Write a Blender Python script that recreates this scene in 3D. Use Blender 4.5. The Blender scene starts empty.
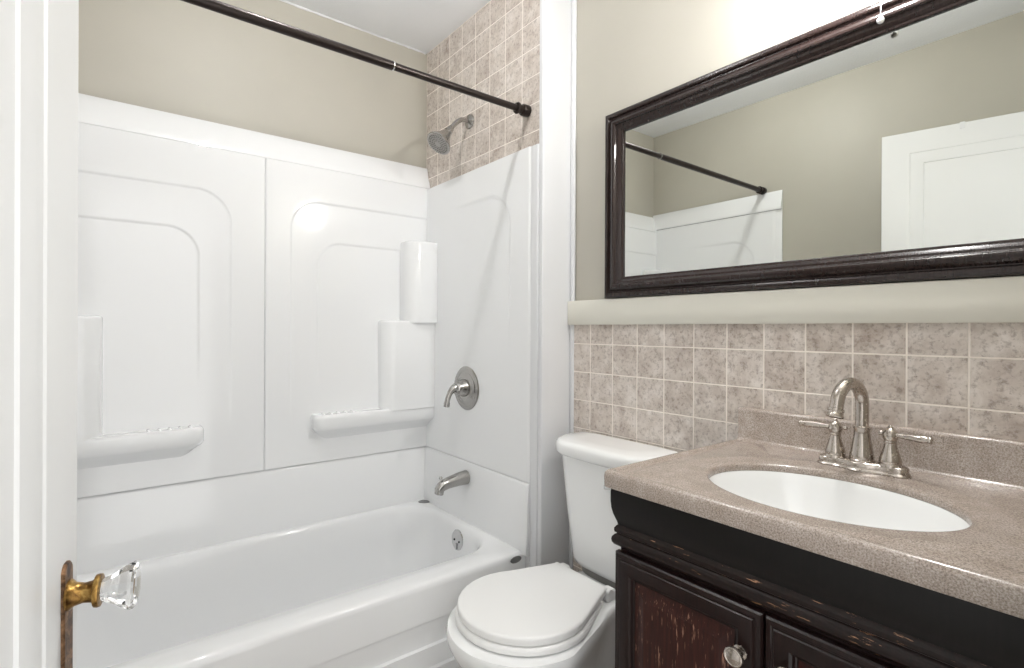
import bpy, bmesh, math, random
from mathutils import Vector, Matrix
from math import pi, sin, cos, sqrt, atan2, radians

random.seed(7)
S = bpy.context.scene
COL = S.collection

# ------------------------------------------------------------------ camera
CAM_H = 1.178
f_px, yaw, ccx, ccy, pitch, roll = 520.9, .9172, 500.4, 330.0, -.0017, .0047
Fv = Vector((cos(yaw) * cos(pitch), sin(yaw) * cos(pitch), sin(pitch)))
Rv = Vector((sin(yaw), -cos(yaw), 0))
Uv = Rv.cross(Fv)
Rv, Uv = Rv * cos(roll) + Uv * sin(roll), Uv * cos(roll) - Rv * sin(roll)
cam_d = bpy.data.cameras.new('camera')
cam = bpy.data.objects.new('camera', cam_d)
COL.objects.link(cam)
M = Matrix.Identity(4)
for i in range(3):
    M[i][0], M[i][1], M[i][2] = Rv[i], Uv[i], -Fv[i]
M[0][3], M[1][3], M[2][3] = 0, 0, CAM_H
cam.matrix_world = M
cam_d.sensor_width = 36
cam_d.lens = f_px / 1024 * 36
cam_d.shift_x = (512 - ccx) / 1024
cam_d.shift_y = (ccy - 334) / 1024
cam_d.clip_start = .01
S.camera = cam

# ------------------------------------------------------------------ world, exposure
W = bpy.data.worlds.new('world')
S.world = W
W.use_nodes = True
W.node_tree.nodes['Background'].inputs[0].default_value = (1.0, .995, .985, 1)
W.node_tree.nodes['Background'].inputs[1].default_value = 1.12
S.view_settings.view_transform = 'Standard'
S.view_settings.look = 'None'
S.view_settings.gamma = 1
S.view_settings.use_curve_mapping = False
S.view_settings.exposure = 0.8
S.cycles.max_bounces = 10
S.cycles.diffuse_bounces = 6
S.cycles.glossy_bounces = 6
S.cycles.transmission_bounces = 8
S.cycles.sample_clamp_indirect = 6
S.cycles.caustics_reflective = False
S.cycles.caustics_refractive = False

GLOBE_STRENGTH = 255.0        # wall lamp over the mirror
CEIL_STRENGTH = 500.0         # ceiling lamp

def lamp(name, kind, loc, energy, size, rot=(0, 0, 0), color=(1, 1, 1)):
    d = bpy.data.lights.new(name, kind)
    d.energy = energy
    d.color = color
    if kind == 'AREA':
        d.shape = 'RECTANGLE'; d.size, d.size_y = size
    else:
        d.shadow_soft_size = size
    o = bpy.data.objects.new(name, d)
    COL.objects.link(o)
    o.location = loc; o.rotation_euler = rot
    return o
# added soft fill light, unseen behind the camera beyond the doorway
lamp('hall_fill', 'AREA', (.15, -.95, 2.35), 2, (.5, .5), (radians(28), 0, 0), (1, .985, .95))

# ------------------------------------------------------------------ helpers: materials
def lin(c):
    r = []
    for v in c:
        v = v / 255
        r.append(v / 12.92 if v <= .04045 else ((v + .055) / 1.055) ** 2.4)
    return (*r, 1)

def mat(name, rgb=(200, 200, 200), rough=.5, metal=0, coat=0, spec=.5):
    m = bpy.data.materials.new(name)
    m.use_nodes = True
    b = m.node_tree.nodes['Principled BSDF']
    b.inputs['Base Color'].default_value = lin(rgb)
    b.inputs['Roughness'].default_value = rough
    b.inputs['Metallic'].default_value = metal
    b.inputs['Coat Weight'].default_value = coat
    b.inputs['Coat Roughness'].default_value = .06
    b.inputs['Specular IOR Level'].default_value = spec
    return m

class N:
    def __init__(self, m):
        self.t = m.node_tree; self.b = self.t.nodes['Principled BSDF']
    def n(self, kind, **kw):
        o = self.t.nodes.new(kind)
        for k, v in kw.items():
            if k.startswith('i_'):
                o.inputs[k[2:].replace('_', ' ')].default_value = v
            else:
                setattr(o, k, v)
        return o
    def l(self, a, b):
        self.t.links.new(a, b)
    def math(self, op, a, b=None, c=None):
        o = self.n('ShaderNodeMath', operation=op)
        for i, v in enumerate((a, b, c)):
            if v is None: continue
            if hasattr(v, 'node'): self.l(v, o.inputs[i])
            else: o.inputs[i].default_value = v
        return o.outputs[0]
    def obj(self):
        return self.n('ShaderNodeTexCoord').outputs['Object']
    def sep(self, v):
        o = self.n('ShaderNodeSeparateXYZ'); self.l(v, o.inputs[0]); return o.outputs
    def comb(self, x, y, z):
        o = self.n('ShaderNodeCombineXYZ')
        for i, v in enumerate((x, y, z)):
            if hasattr(v, 'node'): self.l(v, o.inputs[i])
            else: o.inputs[i].default_value = v
        return o.outputs[0]
    def noise(self, vec, scale, detail=4, rough=.55, dist=0):
        o = self.n('ShaderNodeTexNoise')
        o.inputs['Scale'].default_value = scale; o.inputs['Detail'].default_value = detail
        o.inputs['Roughness'].default_value = rough; o.inputs['Distortion'].default_value = dist
        self.l(vec, o.inputs['Vector']); return o.outputs['Fac']
    def ramp(self, fac, stops, interp='LINEAR'):
        o = self.n('ShaderNodeValToRGB'); e = o.color_ramp.elements
        o.color_ramp.interpolation = interp
        while len(e) < len(stops): e.new(.5)
        for k, (p, c) in zip(e, stops):
            k.position = p; k.color = lin(c) if len(c) == 3 else c
        self.l(fac, o.inputs[0]); return o.outputs[0]
    def mix(self, fac, a, b, mode='MIX'):
        o = self.n('ShaderNodeMix', data_type='RGBA', blend_type=mode)
        for i, v in ((0, fac), (6, a), (7, b)):
            if hasattr(v, 'node'): self.l(v, o.inputs[i])
            else: o.inputs[i].default_value = v
        return o.outputs[2]
    def bump(self, h, strength=.2, dist=.002):
        o = self.n('ShaderNodeBump'); o.inputs['Strength'].default_value = strength
        o.inputs['Distance'].default_value = dist
        self.l(h, o.inputs['Height']); self.l(o.outputs[0], self.b.inputs['Normal'])
    def color(self, c):
        self.l(c, self.b.inputs['Base Color'])
    def rough(self, c):
        self.l(c, self.b.inputs['Roughness'])

def paint(name, rgb, rough=.55, amp=6, bump=.08, scale=60):
    m = mat(name, rgb, rough); k = N(m); v = k.obj()
    lo = [max(0, c - amp) for c in rgb]; hi = [min(255, c + amp) for c in rgb]
    k.color(k.ramp(k.noise(v, 2.2, 3), [(.3, lo), (.7, hi)]))
    k.bump(k.noise(v, scale, 5), bump, .0015)
    return m

M_wall = paint('beige_wall_paint', (178, 174, 163), .5, 3)
M_board = paint('beige_board_paint', (214, 212, 202), .45, 3)
M_white_trim = paint('white_trim_paint', (216, 217, 219), .35, 2, .04, 30)
M_door = paint('white_door_paint', (222, 223, 223), .4, 2, .06, 24)
M_ceil = paint('white_ceiling_texture', (236, 238, 241), .8, 3, .9, 90)
M_gel = mat('white_gelcoat', (234, 235, 236), .085, coat=.2)
k = N(M_gel); k.bump(k.noise(k.obj(), 7, 2), .02, .006)
M_porc = mat('white_porcelain', (238, 239, 239), .1, coat=.5)
M_seat = mat('white_seat_plastic', (236, 236, 235), .28)
M_gap = mat('grey_rubber_gasket', (120, 118, 115), .6)
M_nickel = mat('brushed_nickel', (186, 178, 170), .27, 1)
k = N(M_nickel); v = k.obj()
k.rough(k.ramp(k.noise(v, 260, 3), [(.3, (95, 95, 95)), (.7, (150, 150, 150))]))
M_steel = mat('satin_steel', (172, 170, 167), .22, 1)
M_face = mat('dark_satin_steel', (160, 157, 153), .35, .9)
M_chrome = mat('polished_chrome', (205, 205, 205), .1, 1)
M_bronze = mat('oil_rubbed_bronze', (44, 36, 33), .3, .55)
M_dark = mat('dark_slot', (30, 30, 30), .6)
M_badge = mat('grey_metal_badge', (138, 138, 138), .3, .9)
M_nozz = mat('grey_nozzle_rubber', (62, 60, 58), .6)
M_mirror = mat('mirror_silver', (222, 224, 220), .0, 1)

M_brass = mat('aged_brass', (176, 140, 78), .3, 1)
k = N(M_brass); v = k.obj()
k.color(k.ramp(k.noise(v, 90, 5, .6, 1), [(.3, (92, 66, 38)), (.5, (150, 116, 64)), (.72, (206, 172, 104))]))
M_plate = mat('tarnished_brass', (110, 80, 60), .45, .8)
k = N(M_plate); v = k.obj()
k.color(k.ramp(k.noise(v, 60, 5, .6, 1), [(.35, (62, 44, 34)), (.55, (128, 98, 72)), (.75, (190, 150, 118))]))
M_glass = mat('clear_glass', (250, 250, 250), .02)
M_glass.node_tree.nodes['Principled BSDF'].inputs['Transmission Weight'].default_value = 1
M_glass.node_tree.nodes['Principled BSDF'].inputs['IOR'].default_value = 1.5

def emit(name, strength, rgb=(1, .985, .965)):
    m = mat(name, (255, 255, 255), .3)
    b = m.node_tree.nodes['Principled BSDF']
    b.inputs['Emission Color'].default_value = (*rgb, 1)
    b.inputs['Emission Strength'].default_value = strength
    return m
M_globe = emit('lit_globe_glass', GLOBE_STRENGTH)
M_dome = emit('lit_dome_glass', CEIL_STRENGTH, (1, .99, .975))

def tile_mat(name, axis, y0, sy, z0, sz):
    """square stone-look ceramic tiles with pale grout, laid along y (or x) and z"""
    m = mat(name, (170, 155, 145), .35); k = N(m); v = k.obj(); x, y, z = k.sep(v)
    u = k.math('DIVIDE', k.math('SUBTRACT', y if axis == 'y' else x, y0), sy)
    w = k.math('DIVIDE', k.math('SUBTRACT', z, z0), sz)
    def edge(t):
        fr = k.math('FRACT', t)
        return k.math('MINIMUM', fr, k.math('SUBTRACT', 1.0, fr))
    e = k.math('MINIMUM', edge(u), edge(w))
    g = k.n('ShaderNodeMapRange', interpolation_type='SMOOTHSTEP')
    k.l(e, g.inputs['Value']); g.inputs['From Min'].default_value = .011; g.inputs['From Max'].default_value = .024
    cell = k.comb(k.math('FLOOR', u), k.math('FLOOR', w), 0.0)
    wn = k.n('ShaderNodeTexWhiteNoise', noise_dimensions='3D'); k.l(cell, wn.inputs[0])
    va = k.n('ShaderNodeVectorMath', operation='MULTIPLY_ADD')
    k.l(wn.outputs['Color'], va.inputs[0]); va.inputs[1].default_value = (5, 5, 5); k.l(v, va.inputs[2])
    vv = va.outputs[0]
    n1 = k.noise(vv, 19, 6, .66, .3); n2 = k.noise(vv, 90, 6, .7, .15)
    base = k.ramp(n1, [(.3, (182, 169, 160)), (.5, (209, 200, 192)), (.68, (226, 219, 213))])
    dk = k.ramp(n2, [(.36, (146, 134, 126)), (.5, (255, 255, 255))])
    c = k.mix(.5, base, dk, 'MULTIPLY')
    pit = k.ramp(k.noise(vv, 170, 4, .65, .3), [(.3, (134, 121, 113)), (.36, (255, 255, 255))])
    c = k.mix(.6, c, pit, 'MULTIPLY')
    tint = k.ramp(wn.outputs['Value'], [(0, (244, 242, 240)), (1, (255, 255, 255))])
    c = k.mix(1.0, c, tint, 'MULTIPLY')
    k.color(k.mix(g.outputs[0], lin((238, 230, 221)), c))
    k.bump(k.math('ADD', g.outputs[0], k.math('MULTIPLY', n2, .12)), .5, .0018)
    k.rough(k.ramp(g.outputs[0], [(0, (200, 200, 200)), (1, (92, 92, 92))]))
    return m
M_tile = tile_mat('stone_look_tile', 'y', 1.2217, .0975, 1.1285, .0975)
M_tile_sh = tile_mat('stone_look_shower_tile', 'y', 2.0344, .0987, 2.3566, .0975)

M_counter = mat('speckled_beige_solid_surface', (190, 175, 160), .22, coat=.3); k = N(M_counter); v = k.obj()
a = k.ramp(k.noise(v, 430, 3, .7), [(.32, (122, 109, 101)), (.5, (170, 158, 149)), (.68, (198, 188, 180))])
b_ = k.ramp(k.noise(v, 26, 4), [(.35, (238, 235, 232)), (.65, (255, 255, 255))])
k.color(k.mix(1.0, a, b_, 'MULTIPLY'))
k.bump(k.noise(v, 9, 2), .04, .004)

def wood(name, dark, mid, streak, amount, rough=.35):
    """dark stained wood with pale scratches following the grain"""
    m = mat(name, mid, rough, spec=.3); k = N(m); x, y, z = k.sep(k.obj())
    s = k.comb(k.math('MULTIPLY', x, 60.0), k.math('MULTIPLY', y, 60.0), k.math('MULTIPLY', z, 3.0))
    if amount < 0:
        s = k.comb(k.math('MULTIPLY', x, 60.0), k.math('MULTIPLY', y, 4.0), k.math('MULTIPLY', z, 60.0))
    g = k.noise(s, 3, 5, .6)
    c = k.ramp(g, [(.3, dark), (.7, mid)])
    h = k.comb(k.math('MULTIPLY', x, 260.0), k.math('MULTIPLY', y, 260.0), k.math('MULTIPLY', z, 22.0))
    sc = k.noise(h, 1, 3, .7); reg = k.noise(k.obj(), 14, 3)
    th = .66 - abs(amount) if amount else 2.0
    mask = lin((0, 0, 0)) if not amount else k.ramp(k.math('MULTIPLY', k.math('ADD', sc, k.math('MULTIPLY', k.math('SUBTRACT', reg, .5), .35)), 1.0), [(th, (0, 0, 0)), (th + .06, (255, 255, 255))])
    k.color(k.mix(mask, c, lin(streak)) if amount else c)
    k.bump(g, .12, .001)
    return m
M_wood_black = wood('near_black_wood', (10, 8, 8), (17, 13, 13), (60, 46, 42), -.0, .38)
M_wood_frame = wood('dark_brown_wood', (20, 11, 10), (34, 19, 17), (110, 78, 66), .0, .33)
M_wood_panel = wood('worn_red_brown_wood', (32, 13, 10), (60, 27, 21), (150, 112, 94), .045, .4)
# worn beads: dark with bare-wood patches along the edge
M_wood_bead = wood('chipped_dark_wood', (17, 10, 9), (32, 19, 17), (150, 112, 88), -.0, .35)
k = N(M_wood_bead); x, y, z = k.sep(k.obj())
pn = k.noise(k.comb(k.math('MULTIPLY', x, 14.0), k.math('MULTIPLY', y, 9.0), k.math('MULTIPLY', z, 90.0)), 2.4, 5, .68)
pm = k.ramp(pn, [(.63, (0, 0, 0)), (.66, (255, 255, 255))])
old = M_wood_bead.node_tree.nodes['Principled BSDF'].inputs['Base Color'].links[0].from_socket
k.color(k.mix(pm, old, lin((172, 130, 100))))

M_floor = tile_mat('grey_vinyl_floor', 'y', 0, .3, 0, .3)
kf = M_floor; M_floor = mat('pale_grey_vinyl_floor', (176, 172, 166), .4); k = N(M_floor); v = k.obj()
br = k.n('ShaderNodeTexBrick'); k.l(v, br.inputs['Vector'])
br.offset = 0; br.inputs['Scale'].default_value = 1; br.inputs['Brick Width'].default_value = .305
br.inputs['Row Height'].default_value = .305; br.inputs['Mortar Size'].default_value = .003
br.inputs['Color1'].default_value = lin((178, 172, 165)); br.inputs['Color2'].default_value = lin((170, 165, 158)); br.inputs['Mortar'].default_value = lin((140, 134, 128))
k.color(br.outputs[0])
bpy.data.materials.remove(kf)

# ------------------------------------------------------------------ helpers: meshes
def link(name, bm, m, parent=None, angle=35, smooth=True):
    bmesh.ops.remove_doubles(bm, verts=bm.verts, dist=1e-6)
    bmesh.ops.recalc_face_normals(bm, faces=bm.faces)
    me = bpy.data.meshes.new(name)
    bm.to_mesh(me); bm.free()
    if smooth:
        for p in me.polygons: p.use_smooth = True
        me.set_sharp_from_angle(angle=radians(angle))
    me.materials.append(m)
    o = bpy.data.objects.new(name, me)
    COL.objects.link(o)
    if parent: o.parent = parent
    return o

def tag(o, label, cat=None, group=None):
    o['label'] = label
    if cat: o['category'] = cat
    if group: o['group'] = group
    return o

def struct(o):
    o['kind'] = 'structure'; return o

def root(name, loc, label, cat, rz=0):
    o = bpy.data.objects.new(name, None); COL.objects.link(o)
    o.empty_display_size = .05
    o.location = loc; o.rotation_euler = (0, 0, rz)
    return tag(o, label, cat)

def adopt(parent, *objs):
    """parent world-space meshes to a thing whose empty is not at the origin"""
    for o in objs:
        o.parent = parent
        o.matrix_parent_inverse = Matrix.Translation(-parent.location) if not parent.rotation_euler.z else \
            (Matrix.Translation(parent.location) @ Matrix.Rotation(parent.rotation_euler.z, 4, 'Z')).inverted()

def box(bm, lo, hi, bev=0, seg=3):
    r = bmesh.ops.create_cube(bm, size=1)
    vs = r['verts']
    for v in vs:
        for i in range(3):
            v.co[i] = lo[i] if v.co[i] < 0 else hi[i]
    if bev:
        es = list({e for v in vs for e in v.link_edges})
        bmesh.ops.bevel(bm, geom=es, offset=bev, segments=seg, affect='EDGES', profile=.5)

def boxobj(name, lo, hi, m, parent=None, bev=0, seg=3):
    bm = bmesh.new(); box(bm, lo, hi, bev, seg)
    return link(name, bm, m, parent)

def loft(bm, rings, cap0=True, cap1=True, closed=True):
    R = [[bm.verts.new(p) for p in r] for r in rings]
    n = len(R[0])
    for a, b in zip(R, R[1:]):
        for i in range(n if closed else n - 1):
            j = (i + 1) % n
            try: bm.faces.new((a[i], a[j], b[j], b[i]))
            except ValueError: pass
    if cap0: bm.faces.new(list(reversed(R[0])))
    if cap1: bm.faces.new(R[-1])
    return R

def frame(d):
    d = Vector(d).normalized()
    a = Vector((0, 0, 1)) if abs(d.z) < .9 else Vector((1, 0, 0))
    u = d.cross(a).normalized(); return u, d.cross(u).normalized(), d

def lathe(bm, base, axis, prof, n=32, cap=True, phase=0):
    """prof: (radius, distance along the axis)"""
    u, w, d = frame(axis); base = Vector(base)
    rings = [[base + d * h + (u * cos(2 * pi * i / n + phase) + w * sin(2 * pi * i / n + phase)) * max(r, 1e-4) for i in range(n)] for r, h in prof]
    loft(bm, rings, cap, cap)

def tube(bm, path, radii, n=20):
    P = [Vector(p) for p in path]
    if not hasattr(radii, '__len__'): radii = [radii] * len(P)
    rings = []; u = None
    for i, p in enumerate(P):
        d = (P[min(i + 1, len(P) - 1)] - P[max(i - 1, 0)]).normalized()
        if u is None: u = frame(d)[0]
        u = (u - d * u.dot(d)).normalized(); w = d.cross(u)
        rings.append([p + (u * cos(2 * pi * k / n) + w * sin(2 * pi * k / n)) * radii[i] for k in range(n)])
    loft(bm, rings)

def bez(pts, n=24):
    """smooth Catmull-Rom through points"""
    P = [Vector(p) for p in pts]; P = [2 * P[0] - P[1]] + P + [2 * P[-1] - P[-2]]
    out = []
    for i in range(1, len(P) - 2):
        for s in range(n):
            t = s / n; a, b, c, d = P[i - 1], P[i], P[i + 1], P[i + 2]
            out.append(.5 * (2 * b + (c - a) * t + (2 * a - 5 * b + 4 * c - d) * t * t + (3 * b - a - 3 * c + d) * t ** 3))
    out.append(P[-2]); return out

def rrect(x0, x1, y0, y1, r, seg=8, side=6):
    """rounded rectangle, always the same number of points (4*(seg+1+side-1))"""
    if not hasattr(r, '__len__'): r = (r, r, r, r)
    pts = []
    cs = [(x1 - r[0], y1 - r[0], 0, r[0]), (x0 + r[1], y1 - r[1], pi / 2, r[1]), (x0 + r[2], y0 + r[2], pi, r[2]), (x1 - r[3], y0 + r[3], 1.5 * pi, r[3])]
    for q, (cx, cy, a0, rr) in enumerate(cs):
        for i in range(seg + 1):
            a = a0 + i / seg * pi / 2
            pts.append((cx + rr * cos(a), cy + rr * sin(a)))
        nx = cs[(q + 1) % 4]
        e = (nx[0] + nx[3] * cos(nx[2]), nx[1] + nx[3] * sin(nx[2])); s = pts[-1]
        for i in range(1, side):
            t = i / side; pts.append((s[0] + (e[0] - s[0]) * t, s[1] + (e[1] - s[1]) * t))
    return pts

def at_z(pts, z): return [Vector((p[0], p[1], z)) for p in pts]

def prism(bm, prof, axis, a, b):
    """extrude a 2-D outline along x ('x': prof is (y,z)) or along y ('y': prof is (x,z))"""
    mk = (lambda p, t: (t, p[0], p[1])) if axis == 'x' else (lambda p, t: (p[0], t, p[1]))
    loft(bm, [[Vector(mk(p, a)) for p in prof], [Vector(mk(p, b)) for p in prof]])

def smooth(t): t = max(0, min(1, t)); return t * t * (3 - 2 * t)

# ------------------------------------------------------------------ the setting
XL, XR, XE = -.27, 1.33, 1.198        # left wall, vanity wall, tiled end wall of the tub
YF, YB, YR = .055, 2.134, 1.338       # front wall, back wall, face of the end wall's return
H = 2.455

struct(boxobj('floor', (XL - .1, -.06, -.1), (XR + .1, YB + .1, 0), M_floor))
bm = bmesh.new(); box(bm, (XL - .1, -.06, H), (XR + .1, YB + .1, H + .1))
struct(link('ceiling', bm, M_ceil))
struct(boxobj('wall_left', (XL - .1, -.06, 0), (XL, YB + .1, H), M_wall))
wb = struct(boxobj('wall_back', (XL, YB, 0), (XR + .1, YB + .1, H), M_wall))
wr = struct(boxobj('wall_right', (XR, -.06, 0), (XR + .1, YB, H), M_wall))
DX0, DX1, DH = -.205, .61, 2.03       # doorway behind the camera
bm = bmesh.new()
box(bm, (XL, -.06, 0), (DX0 - .0, YF, H)); box(bm, (DX1, -.06, 0), (XR, YF, H)); box(bm, (DX0, -.06, DH), (DX1, YF, H))
struct(link('wall_front', bm, M_wall))
# furred-out plumbing wall at the tub's end, tiled above the surround
struct(boxobj('wall_end', (XE, YR, 0), (XR, YB, H), M_tile_sh))
# white corner board on the return, narrow bead where it meets the vanity wall
struct(boxobj('trim_6', (1.1845, 1.3385, 0), (XE, 1.376, 1.815), M_white_trim, None, .003))
struct(boxobj('trim_7', (1.1845, 1.3765, 0), (XE, 1.42, .389), M_white_trim, None, .002))
trim = struct(boxobj('trim_1', (1.187, 1.318, 0), (XR, YR, H), M_white_trim, None, .003))
bm = bmesh.new(); box(bm, (1.318, 1.2985, 0), (XR, 1.318, H), .004)
struct(link('trim_2', bm, M_white_trim))
# tiled lower part of the vanity wall, capped by a painted board
tl = struct(boxobj('wall_tile', (1.322, YF, 0), (XR, 1.2985, 1.196), M_tile)); tl.name = 'trim_3'
prof = [(XR, 1.1945), (1.309, 1.1945), (1.3075, 1.197), (1.3075, 1.275), (1.309, 1.2775), (XR, 1.279)]
bm = bmesh.new(); prism(bm, prof, 'y', YF, 1.3165)
struct(link('trim_4', bm, M_board))
bm = bmesh.new()
pth = [(.15 + .0173 * i, YB - .001, H - .001 - random.random() * .002) for i in range(61)]
tube(bm, pth, [random.choice((.002, .003, .0035, .005)) for _ in pth], 8)
struct(link('trim_8', bm, M_white_trim))
# door casing on the room side of the doorway
bm = bmesh.new()
for lo, hi in (((DX1, YF, 0), (DX1 + .07, YF + .015, DH + .07)), ((DX0 - .06, YF, 0), (DX0, YF + .015, DH + .07)), ((DX0 - .06, YF, DH), (DX1 + .07, YF + .015, DH + .07))):
    box(bm, lo, hi, .004, 2)
struct(link('trim_5', bm, M_white_trim))

# ------------------------------------------------------------------ the open door (left edge of the picture)
DW, DT, DTOP = .70, .035, 2.011
ddir = Vector((.2334, .9724, 0)); hinge = Vector((-.0216, .7851, 0)) - ddir * DW
d_rot = atan2(ddir.y, ddir.x)
def door_leaf():
    bm = bmesh.new()
    ST, TR, BR = .094, .088, .20
    outer = [(0, .012), (DW, .012), (DW, DTOP), (0, DTOP)]
    def rect(i, y):
        return [Vector((ST + i, y, BR + i)), Vector((DW - ST - i, y, BR + i)), Vector((DW - ST - i, y, DTOP - TR - i)), Vector((ST + i, y, DTOP - TR - i))]
    for sgn in (0, 1):
        Y = (lambda d: d) if sgn == 0 else (lambda d: DT - d)
        rings = [[Vector((p[0], Y(.002), p[1])) for p in outer]]
        rings.append([Vector((p[0] + (.002 if p[0] == 0 else -.002), Y(0), p[1] + (.002 if p[1] < 1 else -.002))) for p in outer])
        for i, d in ((0, 0), (.003, .0022), (.006, .0022), (.009, .0014), (.026, .002), (.040, .004), (.046, .0055), (.0485, .0088), (.054, .0092)):
            rings.append(rect(i, Y(d)))
        loft(bm, rings, False, True)
    loft(bm, [[Vector((p[0], .002, p[1])) for p in outer], [Vector((p[0], DT - .002, p[1])) for p in outer]], False, False)
    return link('door_1', bm, M_door, None, 25)
door = struct(door_leaf())
door.location = hinge; door.rotation_euler = (0, 0, d_rot)
tag(door, 'white painted panel door standing open at the left, with a glass knob')
KX, KZ = DW - .040, .882
bm = bmesh.new()
pl = rrect(KX - .0135, KX + .0135, .665, .919, .011)
loft(bm, [[Vector((p[0], .0, p[1])) for p in pl], [Vector((p[0], -.002, p[1])) for p in pl],
          [Vector((KX + (p[0] - KX) * .9, -.0035, .795 + (p[1] - .795) * .985)) for p in pl]])
plate = tag(link('knob_plate', bm, M_plate, door), 'tarnished brass knob plate')
bm = bmesh.new(); lathe(bm, (KX, -.0036, .775), (0, -1, 0), [(.0045, 0), (.0045, .0006)], 16); box(bm, (KX - .002, -.0042, .757), (KX + .002, -.0036, .775))
link('keyhole', bm, M_dark, plate)
bm = bmesh.new()
lathe(bm, (KX, -.003, KZ), (0, -1, 0), [(.0165, 0), (.0165, .002), (.0125, .006), (.0105, .014), (.0115, .021), (.0135, .0235), (.0172, .0245), (.0178, .027), (.0172, .0295), (.0135, .0305)], 28)
kn = tag(link('door_knob', bm, M_brass, door), 'brass shank with a fluted clear glass knob')
bm = bmesh.new()
lathe(bm, (KX, -.003, KZ), (0, -1, 0), [(.0120, .031), (.0135, .0335), (.0140, .036), (.0165, .042), (.0205, .048), (.0240, .054), (.0258, .0585), (.0250, .0615), (.0215, .0635), (.012, .065), (.0005, .0655)], 12)
g = link('glass_knob', bm, M_glass, kn, 12)

# small white hook over the door's top edge
hk = root('over_door_hook', (hinge + ddir * .44 + Vector((0, 0, DTOP))), 'small white hook clipped over the top edge of the open door, seen in the mirror', 'hook', d_rot)
bm = bmesh.new()
box(bm, (-.008, -.0026, -.024), (.008, -.0006, .0026), .0006, 1); box(bm, (-.008, -.0026, .0006), (.008, DT + .002, .0026), .0006, 1); box(bm, (-.008, DT + .0006, -.02), (.008, DT + .0026, .0026), .0006, 1)
link('clip', bm, M_white_trim, hk)

# ------------------------------------------------------------------ bathtub
tub = root('bathtub', (.46, 1.76, 0), 'long white alcove bathtub along the back wall, with a metal overflow plate', 'bathtub')
TX0, TX1, TY0, TY1, TZ = XL + .003, XE - .003, 1.397, YB - .003, .40
def tub_basin():
    bm = bmesh.new()
    seg, side = 12, 14
    o = lambda i, r: rrect(TX0 + i, TX1 - i, TY0 + i, TY1 - i, max(r, .001), seg, side)
    rings = [at_z(o(0, .012), .28), at_z(o(0, .012), TZ - .02), at_z(o(.002, .012), TZ - .009), at_z(o(.008, .014), TZ - .002), at_z(o(.018, .02), TZ)]
    def inn(x0, x1, y0, y1, r, z): rings.append(at_z(rrect(x0, x1, y0, y1, r, seg, side), z))
    inn(-.19, 1.146, 1.487, 2.088, .15, TZ + .001)
    inn(-.185, 1.140, 1.493, 2.083, .15, TZ - .003)
    inn(-.178, 1.134, 1.500, 2.077, .15, TZ - .012)
    inn(-.168, 1.128, 1.506, 2.071, .15, TZ - .03)
    inn(-.13, 1.117, 1.515, 2.060, .15, .28)
    inn(-.07, 1.10, 1.527, 2.045, .14, .14)
    inn(-.03, 1.085, 1.540, 2.030, .13, .09)
    inn(.02, 1.06, 1.565, 2.005, .11, .068)
    inn(.10, .99, 1.62, 1.95, .08, .062)
    loft(bm, rings, False, True)
    return link('basin', bm, M_gel, None, 50)
basin = tub_basin()
# front skirt: slopes slightly and steps out twice near the floor
prof = [(1.399, .37), (1.398, .33), (1.402, .25), (1.405, .215), (1.403, .206), (1.395, .202), (1.3945, .150), (1.393, .142), (1.385, .138), (1.384, .005), (1.43, .005), (1.43, .37)]
bm = bmesh.new(); prism(bm, prof, 'x', TX0, TX1 - .012)
apron = link('apron', bm, M_gel, None, 40)
# raised flanges of the tub below the surround's seam
def upstand(name, prof, axis, a, b):
    bm = bmesh.new(); prism(bm, prof, axis, a, b)
    return link(name, bm, M_gel, None, 40)
SEAM = .640
ub = upstand('back_upstand', [(YB - .004, .39), (2.100, .39), (2.097, .405), (2.099, .43), (2.104, SEAM - .012), (2.108, SEAM - .003), (2.113, SEAM), (YB - .004, SEAM)], 'x', TX0, TX1)
ue = upstand('end_upstand', [(XE - .001, .39), (1.172, .39), (1.170, .405), (1.172, .43), (1.178, SEAM - .012), (1.181, SEAM - .003), (1.185, SEAM), (XE - .001, SEAM)], 'y', 1.3765, 2.10)
ul = upstand('end_upstand', [(XL + .001, .39), (XL + .026, .39), (XL + .028, .405), (XL + .026, .43), (XL + .020, SEAM - .012), (XL + .013, SEAM), (XL + .001, SEAM)], 'y', 1.402, 2.10)
adopt(tub, basin, apron, ub, ue, ul)
# overflow plate with its two screws and trip lever
bm = bmesh.new(); ox = 1.1275
lathe(bm, (ox + .001, 1.742, .338), (-1, 0, .06), [(.041, 0), (.0415, .003), (.039, .006), (.032, .0075), (.001, .008)], 36)
ov = link('overflow_plate', bm, M_chrome); adopt(tub, ov)
for dy in (-.017, .017):
    bm = bmesh.new(); lathe(bm, (ox - .0065, 1.742 + dy, .338), (-1, 0, .06), [(.0045, 0), (.004, .002), (.001, .0025)], 14)
    s = link('screw', bm, M_dark); s.parent = ov; s.matrix_parent_inverse = Matrix.Translation(-tub.location)
    s.matrix_parent_inverse = ov.matrix_parent_inverse.copy(); s.matrix_parent_inverse = Matrix.Identity(4)
bm = bmesh.new(); box(bm, (ox - .013, 1.7385, .303), (ox - .006, 1.7455, .328), .002, 2)
tl_ = link('trip_lever', bm, M_chrome); tl_.parent = ov; tl_.matrix_parent_inverse = Matrix.Identity(4)
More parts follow.
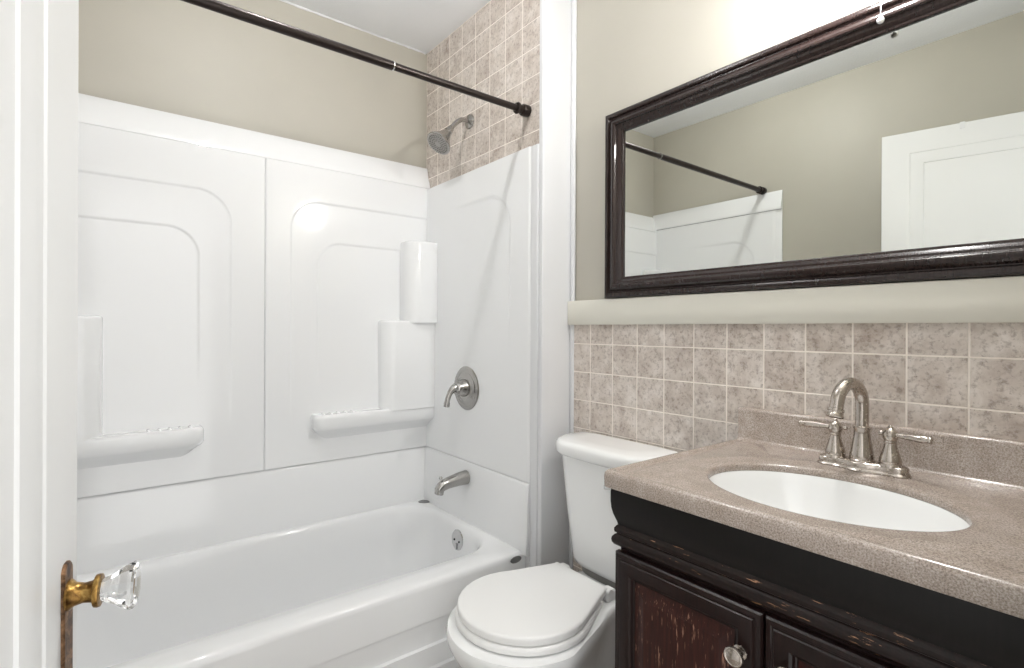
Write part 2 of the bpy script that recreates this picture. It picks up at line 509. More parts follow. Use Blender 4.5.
# oval metal badges on the deck corner and on the skirt
def oval(name, c, u, w, nrm, a, b):
    bm = bmesh.new(); c, u, w, nrm = (Vector(t) for t in (c, u, w, nrm)); n = 32
    rings = [[c + nrm * h + u * a * s * cos(2 * pi * i / n) + w * b * s * sin(2 * pi * i / n) for i in range(n)] for s, h in ((1, 0), (1, .002), (.9, .0034), (.8, .0034), (.74, .0026), (.3, .0028))]
    loft(bm, rings)
    o = link(name, bm, M_badge); adopt(tub, o); return o
oval('badge', (1.152, 2.062, TZ + .0008), (.8, -.6, 0), (.6, .8, 0), (0, 0, 1), .026, .017)
oval('badge', (1.142, 1.3972, .380), (1, 0, 0), (0, 0, 1), (0, -1, 0), .024, .0115)

# ------------------------------------------------------------------ tub surround
sur = root('tub_surround', (.46, 2.1, SEAM), 'white moulded shower surround above the bathtub, with corner shelves and soap ledges', 'shower surround')
def quadrant(px, pz, r):
    """signed distance outside a region px>0, pz>0 with a rounded corner"""
    a, b = r - px, r - pz
    if a > 0 and b > 0: return sqrt(a * a + b * b) - r
    return max(-px, -pz)
def relief(name, mk, u0, u1, z0, z1, hfun, step, back, mirror=False):
    """moulded sheet: mk(u, z, h) gives the point; edges close back to the wall plane"""
    bm = bmesh.new()
    nu = max(2, int((u1 - u0) / step)); nz = max(2, int((z1 - z0) / step))
    g = [[bm.verts.new(mk(u0 + (u1 - u0) * i / nu, z0 + (z1 - z0) * j / nz, hfun(u0 + (u1 - u0) * i / nu, z0 + (z1 - z0) * j / nz))) for i in range(nu + 1)] for j in range(nz + 1)]
    for j in range(nz):
        for i in range(nu):
            bm.faces.new((g[j][i], g[j][i + 1], g[j + 1][i + 1], g[j + 1][i]))
    ring = g[0] + [g[j][nu] for j in range(1, nz + 1)] + [g[nz][i] for i in range(nu - 1, -1, -1)] + [g[j][0] for j in range(nz - 1, 0, -1)]
    bk = []
    for v in ring:
        bk.append(bm.verts.new(back(v.co)))
    for i in range(len(ring)):
        j = (i + 1) % len(ring)
        bm.faces.new((ring[i], bk[i], bk[j], ring[j]))
    o = link(name, bm, M_gel, None, 50); adopt(sur, o); return o
def edge_round(u, z, u0, u1, z0, z1, r=.004):
    d = min(u - u0, u1 - u, z - z0, z1 - z)
    return 0 if d >= r else (r - sqrt(max(0, r * r - (r - d) ** 2)))
def back_h(side):
    def h(u, z):
        s = 1 if side == 'r' else -1
        xo, xi = (.580, .684) if side == 'r' else (.376, .275)
        zo, zi = (1.684, 1.528) if side == 'r' else (1.672, 1.531)
        ex = edge_round(u, z, *( (.4900, 1.2, .64, 1.9) if side == 'r' else (-.3, .4885, .64, 1.9)))
        d1 = quadrant((u - xo) * s, zo - z, .115); d2 = quadrant((u - xi) * s, zi - z, .10)
        f1 = smooth((z - .80) / .25); f2 = smooth((z - .92) / .25)
        g1 = 1 - smooth((d1 + .008) / .008); g2 = 1 - smooth((d2 + .008) / .008)
        return ex + .0050 * g1 * f1 + .0042 * g2 * f2
    return h
mkb = lambda u, z, h: Vector((u, 2.098 + h, z))
relief('back_panel', mkb, .4900, 1.186, .6425, 1.818, back_h('r'), .0032, lambda c: Vector((c.x, 2.124, c.z)))
relief('back_panel', mkb, XL + .012, .4885, .6425, 1.818, back_h('l'), .0032, lambda c: Vector((c.x, 2.124, c.z)))
def end_h(u, z):
    ex = edge_round(u, z, 1.376, 2.2, .6, 1.9, .007)
    st = .0 if u > 1.376 else .007 * 1
    d = quadrant(u - 1.486, 1.690 - z, .13)
    g1 = 1 - smooth((d + .012) / .012); f1 = smooth((z - 1.05) / .3) * smooth((1.95 - u) / .3)
    return (ex if u > 1.376 else st) + .005 * g1 * f1
relief('end_panel', lambda u, z, h: Vector((1.182 + h, u, z)), 1.340, 2.104, .6425, 1.815, end_h, .006, lambda c: Vector((XE - .001, c.y, c.z)))
relief('end_panel', lambda u, z, h: Vector((XL + .016 - h, u, z)), 1.305, 2.104, .6425, 1.830, lambda u, z: end_h(u + .035, z), .006, lambda c: Vector((XL + .001, c.y, c.z)))
# sloping top flange along the back wall and along the left end
FL = [(0, 1.920), (.006, 1.920), (.010, 1.914), (.022, 1.862), (.031, 1.846), (.035, 1.828), (.036, 1.821), (.032, 1.8165), (0, 1.8165)]
bm = bmesh.new(); prism(bm, [(YB - .001 - d, z) for d, z in FL], 'x', XL + .001, 1.196)
o = link('top_flange', bm, M_gel, None, 40); adopt(sur, o)
bm = bmesh.new(); prism(bm, [(XL + .001 + d * .7, z + .015) for d, z in FL], 'y', 1.305, YB - .002)
o = link('top_flange', bm, M_gel, None, 40); adopt(sur, o)
# corner shelf towers and soap ledges
def tower(xa, y, z0, z1, sgn, xw):
    """rounded upright in the corner; xa its free side, xw the end wall"""
    x0, x1 = (xa, xw) if sgn > 0 else (xw, xa)
    r = (.004, .004, .055, .002) if sgn > 0 else (.004, .004, .002, .055)
    bm = bmesh.new(); c = lambda i: rrect(x0 + (i if sgn > 0 else 0), x1 - (i if sgn < 0 else 0), y + i, 2.112, r, 10, 5)
    loft(bm, [at_z(c(0), z0), at_z(c(0), z1 - .012), at_z(c(.001), z1 - .006), at_z(c(.004), z1 - .0015), at_z(c(.010), z1)])
    o = link('corner_shelf', bm, M_gel, None, 50); adopt(sur, o)
def ledge(sgn, cx):
    m = lambda x: cx + sgn * (x - .46)
    bm = bmesh.new()
    def c(i, yb):
        pts = rrect(.660 + i, 1.184, yb + i, 2.112, (.003, .003, .034, .003), 10, 8)
        return [(m(p[0]), p[1]) for p in pts]
    loft(bm, [at_z(c(.05, 2.065), .715), at_z(c(.025, 2.050), .755), at_z(c(.006, 2.034), .775), at_z(c(.001, 2.030), .785), at_z(c(0, 2.030), .822), at_z(c(.002, 2.030), .832), at_z(c(.008, 2.031), .837), at_z(c(.016, 2.036), .836)])
    for k_ in range(5):
        x = .700 + .030 * k_
        tube(bm, [(m(x), 2.052, .8335), (m(x), 2.056, .8350), (m(x), 2.085, .8350), (m(x), 2.089, .8335)], [.004, .0055, .0055, .004], 10)
    o = link('soap_ledge', bm, M_gel, None, 50); adopt(sur, o)
tower(.948, 2.024, .83, 1.213, 1, 1.184); tower(1.050, 2.003, 1.205, 1.560, 1, 1.184)
tower(-.025 + .029, 2.030, .83, 1.214, -1, XL + .014); tower(-.122, 2.015, 1.205, 1.560, -1, XL + .014)
ledge(1, .46); ledge(-1, .484)

# ------------------------------------------------------------------ shower fittings on the end wall
VX = 1.184
valve = root('shower_valve', (VX, 1.768, .937), 'round brushed nickel shower valve with lever, above the tub spout', 'shower valve')
bm = bmesh.new(); lathe(bm, (0, 0, 0), (-1, 0, 0), [(.089, -.004), (.089, .003), (.084, .008), (.070, .011), (.066, .0095), (.062, .0115), (.048, .014), (.046, .016)], 48)
link('escutcheon', bm, M_steel, valve)
bm = bmesh.new(); lathe(bm, (0, 0, .002), (-1, 0, 0), [(.036, .012), (.035, .022), (.030, .030), (.028, .042), (.025, .054), (.017, .061), (.002, .063)], 32)
hub = link('hub', bm, M_steel, valve)
bm = bmesh.new(); tube(bm, bez([(-.040, 0, .006), (-.062, -.002, .004), (-.082, -.003, -.012), (-.096, -.004, -.042), (-.100, -.004, -.068)], 8), [.021 - .0105 * min(1, i / 18) + (.0015 if i > 26 else 0) for i in range(33)], 18)
link('lever', bm, M_steel, hub)

sp = root('tub_spout', (VX - .004, 1.760, .568), 'brushed nickel tub spout with diverter knob, below the shower valve', 'tub spout')
bm = bmesh.new()
rings = []
for x, zc, ry, rz in ((.006, .008, .027, .027), (-.002, .008, .027, .027), (-.006, .008, .0265, .0265), (-.040, .006, .024, .024), (-.080, .001, .021, .021), (-.102, -.004, .0195, .020), (-.118, -.012, .0185, .019), (-.128, -.022, .017, .014)):
    rings.append([Vector((x - max(0, -x - .09) * .0 + (0 if x > -.1 else -.004 * sin(a)), ry * cos(a), zc + rz * sin(a))) for a in [2 * pi * i / 28 for i in range(28)]])
loft(bm, rings)
lathe(bm, (-.116, 0, -.012), (-.25, 0, -1), [(.0165, 0), (.0165, .022), (.0145, .024)], 24)
body = link('spout', bm, M_steel, sp)
bm = bmesh.new(); lathe(bm, (-.112, 0, .004), (-.1, 0, 1), [(.003, 0), (.003, .014), (.0062, .016), (.0066, .021), (.0045, .0245), (.001, .0255)], 18)
link('diverter_knob', bm, M_steel, body)

for o_ in (body, *body.children):
    o_.data.transform(Matrix.Scale(1.08, 4))
sh = root('shower', (XE, 1.776, 2.028), 'brushed nickel shower head on a short arm, high on the tiled end wall', 'shower')
bm = bmesh.new(); lathe(bm, (.002, 0, 0), (-1, 0, 0), [(.030, 0), (.030, .003), (.027, .009), (.016, .014), (.0115, .016)], 36)
link('flange', bm, M_steel, sh)
bm = bmesh.new(); tube(bm, bez([(-.004, 0, 0), (-.034, 0, .000), (-.060, 0, -.014), (-.100, 0, -.056)], 10), .0098, 20)
link('arm', bm, M_steel, sh)
ax = Vector((-.62, -.05, -.78)).normalized(); b0 = Vector((-.092, 0, -.049))
bm = bmesh.new(); lathe(bm, b0, ax, [(.0115, -.004), (.0135, 0), (.0135, .012), (.0165, .014), (.0165, .022), (.0145, .024), (.020, .036), (.030, .056), (.041, .076), (.0495, .088), (.0515, .092), (.0515, .097), (.0495, .099), (.047, .0985)], 40)
head = link('shower_head', bm, M_steel, sh)
bm = bmesh.new(); lathe(bm, b0 + ax * .0975, ax, [(.047, 0), (.0465, .0016), (.036, .0026), (.001, .003)], 40)
fc = link('face_plate', bm, M_face, head)
bm = bmesh.new(); u, w, d = frame(ax)
for rr, cnt in ((.040, 30), (.033, 26), (.024, 18), (.016, 12)):
    for i in range(cnt):
        a = 2 * pi * i / cnt
        lathe(bm, b0 + ax * .0995 + (u * cos(a) + w * sin(a)) * rr, ax, [(.0019, 0), (.0015, .0024)], 8)
nz = link('nozzles', bm, M_nozz, head); nz['kind'] = 'stuff'

rod = root('shower_rod', (.46, 1.409, 1.949), 'dark bronze shower curtain rod spanning the tub from wall to wall', 'curtain rod')
bm = bmesh.new(); tube(bm, [(XL - .46 + .006, 0, 0), (.215, 0, 0)], .0130, 28); link('outer_tube', bm, M_bronze, rod)
bm = bmesh.new(); tube(bm, [(.20, 0, 0), (XE - .46 - .006, 0, 0)], .0112, 28); link('inner_tube', bm, M_bronze, rod)
bm = bmesh.new(); lathe(bm, (.2145, 0, 0), (1, 0, 0), [(.0112, 0), (.0136, .0005), (.0136, .0045), (.0112, .005)], 28); tag(link('joint_ring', bm, M_chrome, rod), 'pale ring where the two tubes meet')
for x, s in ((XE - .46, -1), (XL - .46, 1)):
    bm = bmesh.new(); lathe(bm, (x - s * .0, 0, 0), (s, 0, 0), [(.019, -.0), (.0205, .003), (.0205, .024), (.0185, .028), (.0145, .029), (.0145, .044), (.019, .046), (.020, .050), (.018, .054), (.0130, .055)], 32)
    link('end_cap', bm, M_bronze, rod)

# ------------------------------------------------------------------ toilet
TY = 1.055
toi = root('toilet', (1.0, TY, 0), 'white two-piece toilet with lid closed, between the bathtub and the vanity', 'toilet')
def egg(xf, xb, hf, hb, xc, n=64):
    """outline with a round front at -x (half width hf at xc) and a narrower squared back"""
    pts = []
    for i in range(n):
        t = 2 * pi * i / n; c, s = cos(t), sin(t)
        if c < 0:
            x = xc + (xc - xf) * c; y = hf * s
        else:
            e = .45
            x = xc + (xb - xc) * (abs(c) ** e)
            q = smooth((x - xc) / max(1e-6, (xb - xc) * .62))
            hw = hf + (hb - hf) * q
            y = hw * (abs(s) ** .75 if c > .55 else abs(s)) * (1 if s > 0 else -1)
            y = hw * math.copysign(min(1, abs(s) ** .6), s)
            y = hw * math.copysign(abs(s) ** (1 - .5 * smooth(c * 1.6)), s)
        pts.append((x, TY + y))
    return pts
bm = bmesh.new()
R = [at_z(egg(.815, 1.275, .105, .105, .96), .0), at_z(egg(.815, 1.275, .105, .105, .96), .025), at_z(egg(.835, 1.265, .092, .090, .97), .05), at_z(egg(.830, 1.262, .092, .088, .96), .13),
     at_z(egg(.800, 1.265, .110, .092, .94), .20), at_z(egg(.755, 1.27, .138, .098, .915), .27), at_z(egg(.708, 1.28, .172, .105, .895), .335), at_z(egg(.686, 1.29, .190, .112, .887), .375),
     at_z(egg(.682, 1.292, .194, .115, .885), .398), at_z(egg(.687, 1.290, .190, .113, .885), .410), at_z(egg(.712, 1.284, .174, .106, .885), .4145), at_z(egg(.745, 1.25, .14, .08, .885), .4145)]
loft(bm, R)
bowl = link('bowl', bm, M_porc, None, 50)
def lid_outline(i=0, xb=1.128, n=22):
    """round front, straight sides drawing in to the hinge edge"""
    xc, r = .893, .175
    pts = []
    a1 = radians(118)
    for q in range(n + 1):
        a = -a1 + 2 * a1 * q / n
        pts.append((xc - (r - i) * cos(a), TY + .006 - (r - i) * sin(a) * 1.0))
    out = []
    hb = .098 - i
    s1, s0 = pts[-1], pts[0]
    bx = xb - i
    top = []
    for q in range(1, 7):
        t = q / 6
        top.append((s1[0] + (bx - s1[0]) * t, s1[1] + (TY + .018 - hb - s1[1]) * t))
    bot = []
    for q in range(0, 6):
        t = q / 6
        bot.append((bx + (s0[0] - bx) * t, TY + .018 + hb + (s0[1] - TY - .018 - hb) * t))
    return pts + top + bot
bm = bmesh.new(); L = lid_outline
loft(bm, [at_z(L(.002), .4385), at_z(L(0), .440), at_z(L(0), .452), at_z(L(.0012), .4555), at_z(L(.004), .4575), at_z(L(.010), .459), at_z(L(.06), .4605), at_z(L(.09), .461)])
lid = link('lid', bm, M_seat, None, 50)
bm = bmesh.new(); L2 = lambda i: lid_outline(i - .006, 1.10)
loft(bm, [at_z(L2(.006), .4165), at_z(L2(0), .420), at_z(L2(0), .428), at_z(L2(.004), .4345), at_z(L2(.014), .4365)])
seat = link('seat', bm, M_seat, None, 50)
hs = []
for dy in (-.072, .108):
    bm = bmesh.new(); box(bm, (1.122, TY + dy - .018, .414), (1.158, TY + dy + .018, .447), .008, 4)
    tube(bm, [(1.130, TY + dy - .02, .443), (1.130, TY + dy + .02, .443)], .009, 16)
    hs.append(link('hinge', bm, M_seat))
def tank_ring(hw, xf, r, z, bow=.012, xb=1.308):
    hw += .006; TY = 1.053
    pts = rrect(xf, xb, TY - hw, TY + hw, (.012, r, r, .012), 10, 10)
    return [Vector((x - bow * (1 - ((y - TY) / hw) ** 2) * max(0, (xb - x) / (xb - xf)), y, z)) for x, y in pts]
bm = bmesh.new()
loft(bm, [tank_ring(.140, 1.215, .07, .436), tank_ring(.153, 1.198, .075, .442), tank_ring(.158, 1.190, .08, .46), tank_ring(.170, 1.176, .085, .60), tank_ring(.184, 1.160, .09, .785)])
tank = link('tank', bm, M_porc, None, 50)
bm = bmesh.new(); loft(bm, [tank_ring(.128, 1.21, .07, .4135), tank_ring(.128, 1.21, .07, .4365)]); gask = link('tank_gasket', bm, M_gap, None)
bm = bmesh.new()
loft(bm, [tank_ring(.186, 1.156, .09, .784), tank_ring(.193, 1.147, .093, .788), tank_ring(.196, 1.142, .096, .796), tank_ring(.196, 1.142, .096, .816), tank_ring(.194, 1.145, .094, .823), tank_ring(.188, 1.151, .09, .828), tank_ring(.178, 1.162, .08, .831), tank_ring(.12, 1.21, .05, .832)])
tlid = link('tank_lid', bm, M_porc, None, 50)
bm = bmesh.new(); lathe(bm, (1.162, TY - .12, .735), (-1, 0, 0), [(.013, -.006), (.013, .004), (.009, .008)], 20); tube(bm, [(1.152, TY - .12, .735), (1.148, TY - .10, .733), (1.146, TY - .055, .728)], [.006, .006, .007], 12)
fl = link('flush_lever', bm, M_chrome)
adopt(toi, bowl, lid, seat, *hs, tank, gask, tlid, fl)

# ------------------------------------------------------------------ vanity cabinet
VXF, VY0, VY1, VZ = .810, .093, .671, .868
van = root('vanity_cabinet', (1.06, .375, 0), 'dark stained bathroom vanity cabinet with worn raised-panel doors, under the stone countertop', 'vanity cabinet')
bm = bmesh.new(); 
for lo, hi in (((VXF + .002, VY0 + .004, .09), (VXF + .020, VY1 - .004, VZ)), ((VXF + .020, VY0 + .004, .09), (1.308, VY0 + .020, VZ)), ((VXF + .020, VY1 - .020, .09), (1.308, VY1 - .004, VZ)),
               ((1.308, VY0 + .004, .09), (1.320, VY1 - .004, VZ)), ((VXF + .020, VY0 + .020, .09), (1.308, VY1 - .020, .106)), ((VXF + .06, VY0 + .004, 0), (1.320, VY1 - .004, .09))):
    box(bm, lo, hi)
carc = link('carcass', bm, M_wood_frame); 
def wrap(name, prof, m):
    """moulding run round the left side, front and right side with mitred corners"""
    bm = bmesh.new()
    rings = []
    for o_, z in prof:
        rings.append([Vector((1.320, VY1 + o_, z)), Vector((VXF - o_, VY1 + o_, z)), Vector((VXF - o_, VY0 - o_, z)), Vector((1.320, VY0 - o_, z))])
    loft(bm, rings, False, False, True)
    o = link(name, bm, m, None, 30); return o
frz = wrap('frieze', [(0, VZ - .001), (.010, VZ - .001), (.0115, .860), (.0115, .842), (.0105, .828), (.008, .816), (.0045, .806), (.002, .799), (.0015, .795), (.0005, .7945), (0, .794)], M_wood_black)
bead = wrap('bead_moulding', [(0, .7955), (.001, .795), (.004, .792), (.0065, .788), (.0065, .783), (.0055, .780), (.003, .7785), (.003, .777), (.006, .7755), (.0095, .771), (.0105, .766), (.0095, .760), (.006, .7555), (.002, .7535), (0, .752)], M_wood_bead)
basem = wrap('base_moulding', [(0, .145), (.004, .14), (.008, .128), (.010, .115), (.010, .02), (0, .02)], M_wood_bead)
adopt(van, carc, frz, bead, basem)
def vdoor(ya, yb, z0, z1, knob_y):
    """raised-panel door: mitred frame, bevelled field, round knob"""
    bm = bmesh.new(); X = VXF
    def rc(i, o): return [Vector((X - o, ya + i, z0 + i)), Vector((X - o, yb - i, z0 + i)), Vector((X - o, yb - i, z1 - i)), Vector((X - o, ya + i, z1 - i))]
    loft(bm, [rc(0, -.001), rc(0, .010), rc(.0025, .0135), rc(.009, .015), rc(.0105, .0138), rc(.013, .0138), rc(.0145, .0158), rc(.0165, .0165), rc(.036, .0165), rc(.0375, .0155), rc(.040, .014), rc(.042, .0085), rc(.044, .0075)], True, True)
    d = link('door', bm, M_wood_frame, None, 25)
    bm = bmesh.new()
    loft(bm, [rc(.0445, .0074), rc(.0475, .0076), rc(.067, .0140), rc(.0695, .0148), rc(.0715, .0150)], False, True)
    p = tag(link('panel', bm, M_wood_panel, None, 20), 'worn red-brown raised panel with scratches')
    adopt(van, d); p.parent = d
    bm = bmesh.new(); lathe(bm, (X - .0165, knob_y, z1 - .071), (-1, 0, 0), [(.011, 0), (.011, .002), (.0065, .004), (.0055, .011), (.008, .014), (.0145, .017), (.0155, .020), (.0145, .0225), (.0125, .0235), (.0115, .0228), (.009, .024), (.001, .026)], 32)
    kb = tag(link('knob', bm, M_nickel), 'round nickel knob'); kb.parent = d
    return d
DT_, DB_ = .7465, .16
vdoor(.3842, VY1 - .001, DB_, DT_, .416); vdoor(VY0 + .001, .3802, DB_, DT_, .349)

# ------------------------------------------------------------------ countertop with basin
CX0, CX1, CY0, CY1, CZ = .786, 1.3215, .058, .693, .900
SX, SY, SA, SB = 1.013, .384, .154, .197
cnt = root('vanity_countertop', (1.06, .375, VZ), 'speckled beige stone countertop with backsplash and oval white basin', 'countertop')
bm = bmesh.new()
cr = lambda i: rrect(CX0 + i, CX1 - min(i, .001), CY0 + min(i, .001), CY1 - i * .9, (.002, .008, .008, .002), 14, 24)
base_pts = cr(0)
ang = [atan2(p[1] - SY, p[0] - SX) for p in base_pts]
def ell(s, ds=0):
    out = []
    for a in ang:
        ca, sa = cos(a), sin(a); A, B = SA * s + ds, SB * s + ds
        r = 1 / sqrt((ca / A) ** 2 + (sa / B) ** 2); out.append((SX + r * ca, SY + r * sa))
    return out
loft(bm, [at_z(ell(1, .016), VZ), at_z(cr(.006), VZ), at_z(cr(.002), VZ + .0008), at_z(cr(0.0005), VZ + .004), at_z(cr(0), VZ + .023), at_z(cr(.001), VZ + .029), at_z(cr(.005), VZ + .0335), at_z(cr(.011), VZ + .0347), at_z(cr(.016), VZ + .0335), at_z(cr(.019), VZ + .0305), at_z(cr(.022), VZ + .0285), at_z(cr(.028), VZ + .0288),
          at_z(ell(1, .062), CZ - .0030), at_z(ell(1, .052), CZ - .0012), at_z(ell(1, .046), CZ - .0020), at_z(ell(1, .012), CZ - .0034), at_z(ell(1, .006), CZ - .0042), at_z(ell(1, .0015), CZ - .0065), at_z(ell(1, .0), CZ - .010), at_z(ell(1, .0), CZ - .0185), at_z(ell(1, .012), CZ - .0195), at_z(ell(1, .012), VZ), at_z(ell(1, .016), VZ)], False, False)
slab = link('slab', bm, M_counter, None, 50)
prof = [(1.3215, CZ - .006), (1.290, CZ - .0035), (1.299, CZ + .0005), (1.303, CZ + .006), (1.303, CZ + .072), (1.305, CZ + .0775), (1.309, CZ + .080), (1.3215, CZ + .080)]
bm = bmesh.new(); prism(bm, prof, 'y', CY0 + .001, CY1 - .001)
bsp = link('backsplash', bm, M_counter, None, 40)
bm = bmesh.new()
def el2(s, z, dx=0): return [Vector((SX + dx + SA * s * cos(2 * pi * i / 64), SY + SB * s * sin(2 * pi * i / 64), z)) for i in range(64)]
inner = [el2(1.03, CZ - .020), el2(.998, CZ - .0192), el2(.985, CZ - .023), el2(.965, VZ - .004), el2(.92, VZ - .03), el2(.83, VZ - .07), el2(.68, VZ - .105), el2(.45, VZ - .127), el2(.2, VZ - .133), el2(.12, VZ - .134)]
outer = [el2(.12, VZ - .146), el2(.45, VZ - .139), el2(.70, VZ - .115), el2(.86, VZ - .076), el2(.95, VZ - .03), el2(1.0, VZ - .014), el2(1.03, VZ - .002)]
loft(bm, inner + outer + [inner[0]], False, False)
bwl = tag(link('basin', bm, M_porc, None, 50), 'white oval basin')
bm = bmesh.new(); lathe(bm, (SX, SY, VZ - .150), (0, 0, 1), [(.016, 0), (.016, .014), (.022, .0165), (.021, .018), (.013, .017), (.012, .021), (.001, .022)], 32)
drain = link('drain', bm, M_chrome); 
adopt(cnt, slab, bsp, bwl, drain)

# ------------------------------------------------------------------ faucet
fz = CZ - .0035
fau = root('faucet', (1.222, .391, fz), 'brushed nickel two-handle gooseneck faucet behind the oval basin', 'faucet')
fau.rotation_euler = (0, 0, 0)
bm = bmesh.new()
def plate_ring(i, z):
    pts = []
    n = 80
    for q in range(n):
        t = 2 * pi * q / n
        y = (.080 - i) * math.copysign(abs(sin(t)) ** .75, sin(t))
        wv = .0255 + .0045 * cos(y / .08 * 2 * pi) * 1.0
        x = (wv - i) * math.copysign(abs(cos(t)) ** .62, cos(t))
        pts.append(Vector((x, y, z)))
    return pts
loft(bm, [plate_ring(0, 0), plate_ring(0, .004), plate_ring(.0015, .006), plate_ring(.003, .0075), plate_ring(.003, .0155), plate_ring(.0045, .0185), plate_ring(.008, .0205), plate_ring(.016, .021)])
link('base_plate', bm, M_nickel, fau)
bm = bmesh.new()
lathe(bm, (0, 0, .016), (0, 0, 1), [(.0225, 0), (.0225, .006), (.0210, .008), (.0218, .011), (.0205, .017), (.0182, .030), (.0158, .045), (.0142, .058), (.0138, .066), (.0150, .068), (.0150, .072), (.0125, .074)], 36)
spb = link('spout_base', bm, M_nickel, fau)
bm = bmesh.new()
arc = [Vector((0, 0, .085)), Vector((0, 0, .124))]
rad = .0435
cdir = Vector((-.985, .17, 0))
for q in range(0, 25):
    a = pi * q / 24 * .93
    arc.append(cdir * (rad - rad * cos(a)) + Vector((0, 0, .1335 + rad * sin(a))))
arc.append(arc[-1] + (arc[-1] - arc[-2]).normalized() * .016)
tube(bm, arc, .0121, 24)
dn = (arc[-1] - arc[-2]).normalized()
gn_ = link('gooseneck', bm, M_nickel, fau)
bm = bmesh.new(); lathe(bm, arc[-1] - dn * .003, dn, [(.0122, 0), (.0144, .001), (.0144, .005), (.0134, .006), (.0134, .010), (.0150, .012), (.0155, .016), (.0140, .018), (.009, .0182), (.0088, .012)], 28)
link('aerator', bm, M_nickel, gn_)
for s in (1, -1):
    bm = bmesh.new()
    lathe(bm, (0, s * .048, .016), (0, 0, 1), [(.0195, 0), (.0195, .006), (.0182, .008), (.0190, .012), (.0172, .019), (.0138, .030), (.0110, .040), (.0095, .047), (.0105, .049), (.0100, .052), (.0120, .056), (.0130, .062), (.0120, .068), (.0085, .073), (.0050, .076), (.0045, .0785), (.0025, .082), (.0005, .083)], 32)
    hb = link('handle', bm, M_nickel, fau)
    bm = bmesh.new()
    ld = Vector((-.16, s * .98, 0)).normalized(); c0 = Vector((0, s * .048, .0800))
    prof = [(.0020, -.022), (.0042, -.020), (.0042, -.016), (.0030, -.013), (.0050, -.008), (.0050, .008), (.0048, .014), (.0054, .024), (.0070, .038), (.0078, .050), (.0074, .058), (.0064, .0605), (.0062, .0625), (.0070, .064), (.0064, .067), (.001, .069)]
    lathe(bm, c0, ld, prof, 20)
    link('lever', bm, M_nickel, hb)

# ------------------------------------------------------------------ framed mirror
mir = root('wall_mirror', (XR, .62, 1.5775), 'wide rectangular wall mirror in a dark moulded frame, above the vanity', 'mirror')
MY0, MY1, MZ0, MZ1 = .085, 1.146, 1.2795, 1.876
def mr(i, o): return [Vector((XR - o, MY0 + i, MZ0 + i)), Vector((XR - o, MY1 - i, MZ0 + i)), Vector((XR - o, MY1 - i, MZ1 - i)), Vector((XR - o, MY0 + i, MZ1 - i))]
bm = bmesh.new()
loft(bm, [mr(i, o) for i, o in ((.004, .0005), (0, .004), (0, .022), (.002, .0265), (.006, .029), (.012, .030), (.016, .0285), (.018, .0245), (.0195, .0225), (.0215, .0225), (.026, .0275), (.031, .0315), (.037, .0335), (.0415, .033), (.044, .030), (.0455, .0255), (.048, .024), (.053, .0235), (.058, .0205), (.061, .0175), (.0635, .017), (.066, .0155), (.067, .0125), (.067, .006), (.060, .002), (.004, .0005))], False, False)
fr = link('frame', bm, M_bronze, None, 20)
fr.data.materials.clear()
M_frame = wood('espresso_frame_wood', (33, 24, 22), (46, 35, 33), (60, 46, 42), -.0, .26); fr.data.materials.append(M_frame)
next(n_ for n_ in M_frame.node_tree.nodes if n_.type == 'BUMP').inputs['Strength'].default_value = .015
M_frame.node_tree.nodes['Principled BSDF'].inputs['Coat Weight'].default_value = .3
bm = bmesh.new()
a = mr(.0655, .004); b = mr(.0655, .0085); c = mr(.0670, .0090); c2 = mr(.080, .0090)
loft(bm, [a, b, c, c2])
gl = link('mirror_glass', bm, M_mirror, None, 5, False)
adopt(mir, fr, gl)

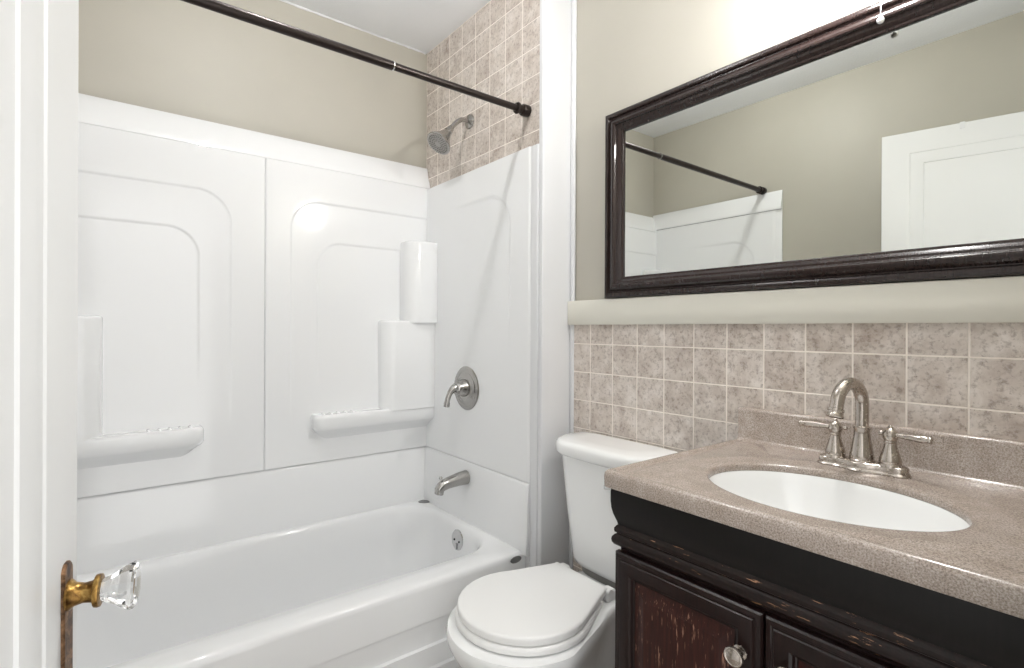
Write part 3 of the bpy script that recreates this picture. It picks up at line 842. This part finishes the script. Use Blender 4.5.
# ------------------------------------------------------------------ lamps (both just out of the frame)
LY, LZ = .40, 1.985
vl = root('wall_lamp', (XR, LY, LZ), 'wall lamp with a round lit globe above the mirror, its ball-ended chain over the frame', 'wall lamp')
bm = bmesh.new(); lathe(bm, (0, 0, 0), (-1, 0, 0), [(.062, 0), (.062, .008), (.050, .016), (.030, .024), (.030, .050), (.036, .062), (.043, .086), (.045, .088), (.044, .090), (.041, .089), (.032, .070), (.020, .062)], 36)  # unseen cup added behind the globe, its rim shaped to shield the nearby wall
link('lamp_base', bm, M_porc, vl)
bm = bmesh.new(); lathe(bm, (-.072, 0, 0), (-1, 0, 0), [(.016, .018)] + [(.034 * sin(radians(a)), .059 - .034 * cos(radians(a))) for a in range(30, 180, 10)] + [(.0005, .093)], 32)
link('globe', bm, M_globe, vl, 80)
bm = bmesh.new()
px, py = -.062, -.020
lathe(bm, (px + .020, py, -.030), (0, 0, -1), [(.006, -.012), (.006, .004), (.003, .006)], 16)
zt, zb = -.034, -.158
tube(bm, [(px + .020, py, zt), (px + .010, py, zb)], .0011, 8)
z = zt
while z > zb:
    t = (z - zt) / (zb - zt)
    bmesh.ops.create_icosphere(bm, subdivisions=1, radius=.0021, matrix=Matrix.Translation((px + .020 - .010 * t, py, z))); z -= .0055
pc = link('pull_chain', bm, M_chrome, vl)
bm = bmesh.new(); lathe(bm, (px + .010, py, zb + .004), (0, 0, -1), [(.0022, 0), (.0032, .003)] + [(.0068 * sin(radians(a)), .0105 - .0068 * cos(radians(a))) for a in range(30, 180, 15)] + [(.0003, .0173)], 20)
link('pull_ball', bm, M_porc, pc)

cl = root('ceiling_lamp', (.42, 1.235, H), 'small bare-bulb ceiling lamp in the middle of the room, out of view', 'ceiling lamp')
bm = bmesh.new(); lathe(bm, (0, 0, 0), (0, 0, -1), [(.06, 0), (.062, .005), (.05, .014), (.026, .020), (.023, .034), (.018, .036)], 36); link('lamp_base', bm, M_white_trim, cl)
bm = bmesh.new(); lathe(bm, (0, 0, -.034), (0, 0, -1), [(.010, 0), (.011, .006)] + [(.019 * sin(radians(a)), .026 - .019 * cos(radians(a))) for a in range(40, 180, 14)] + [(.0004, .045)], 24); link('bulb', bm, M_dome, cl, 80)
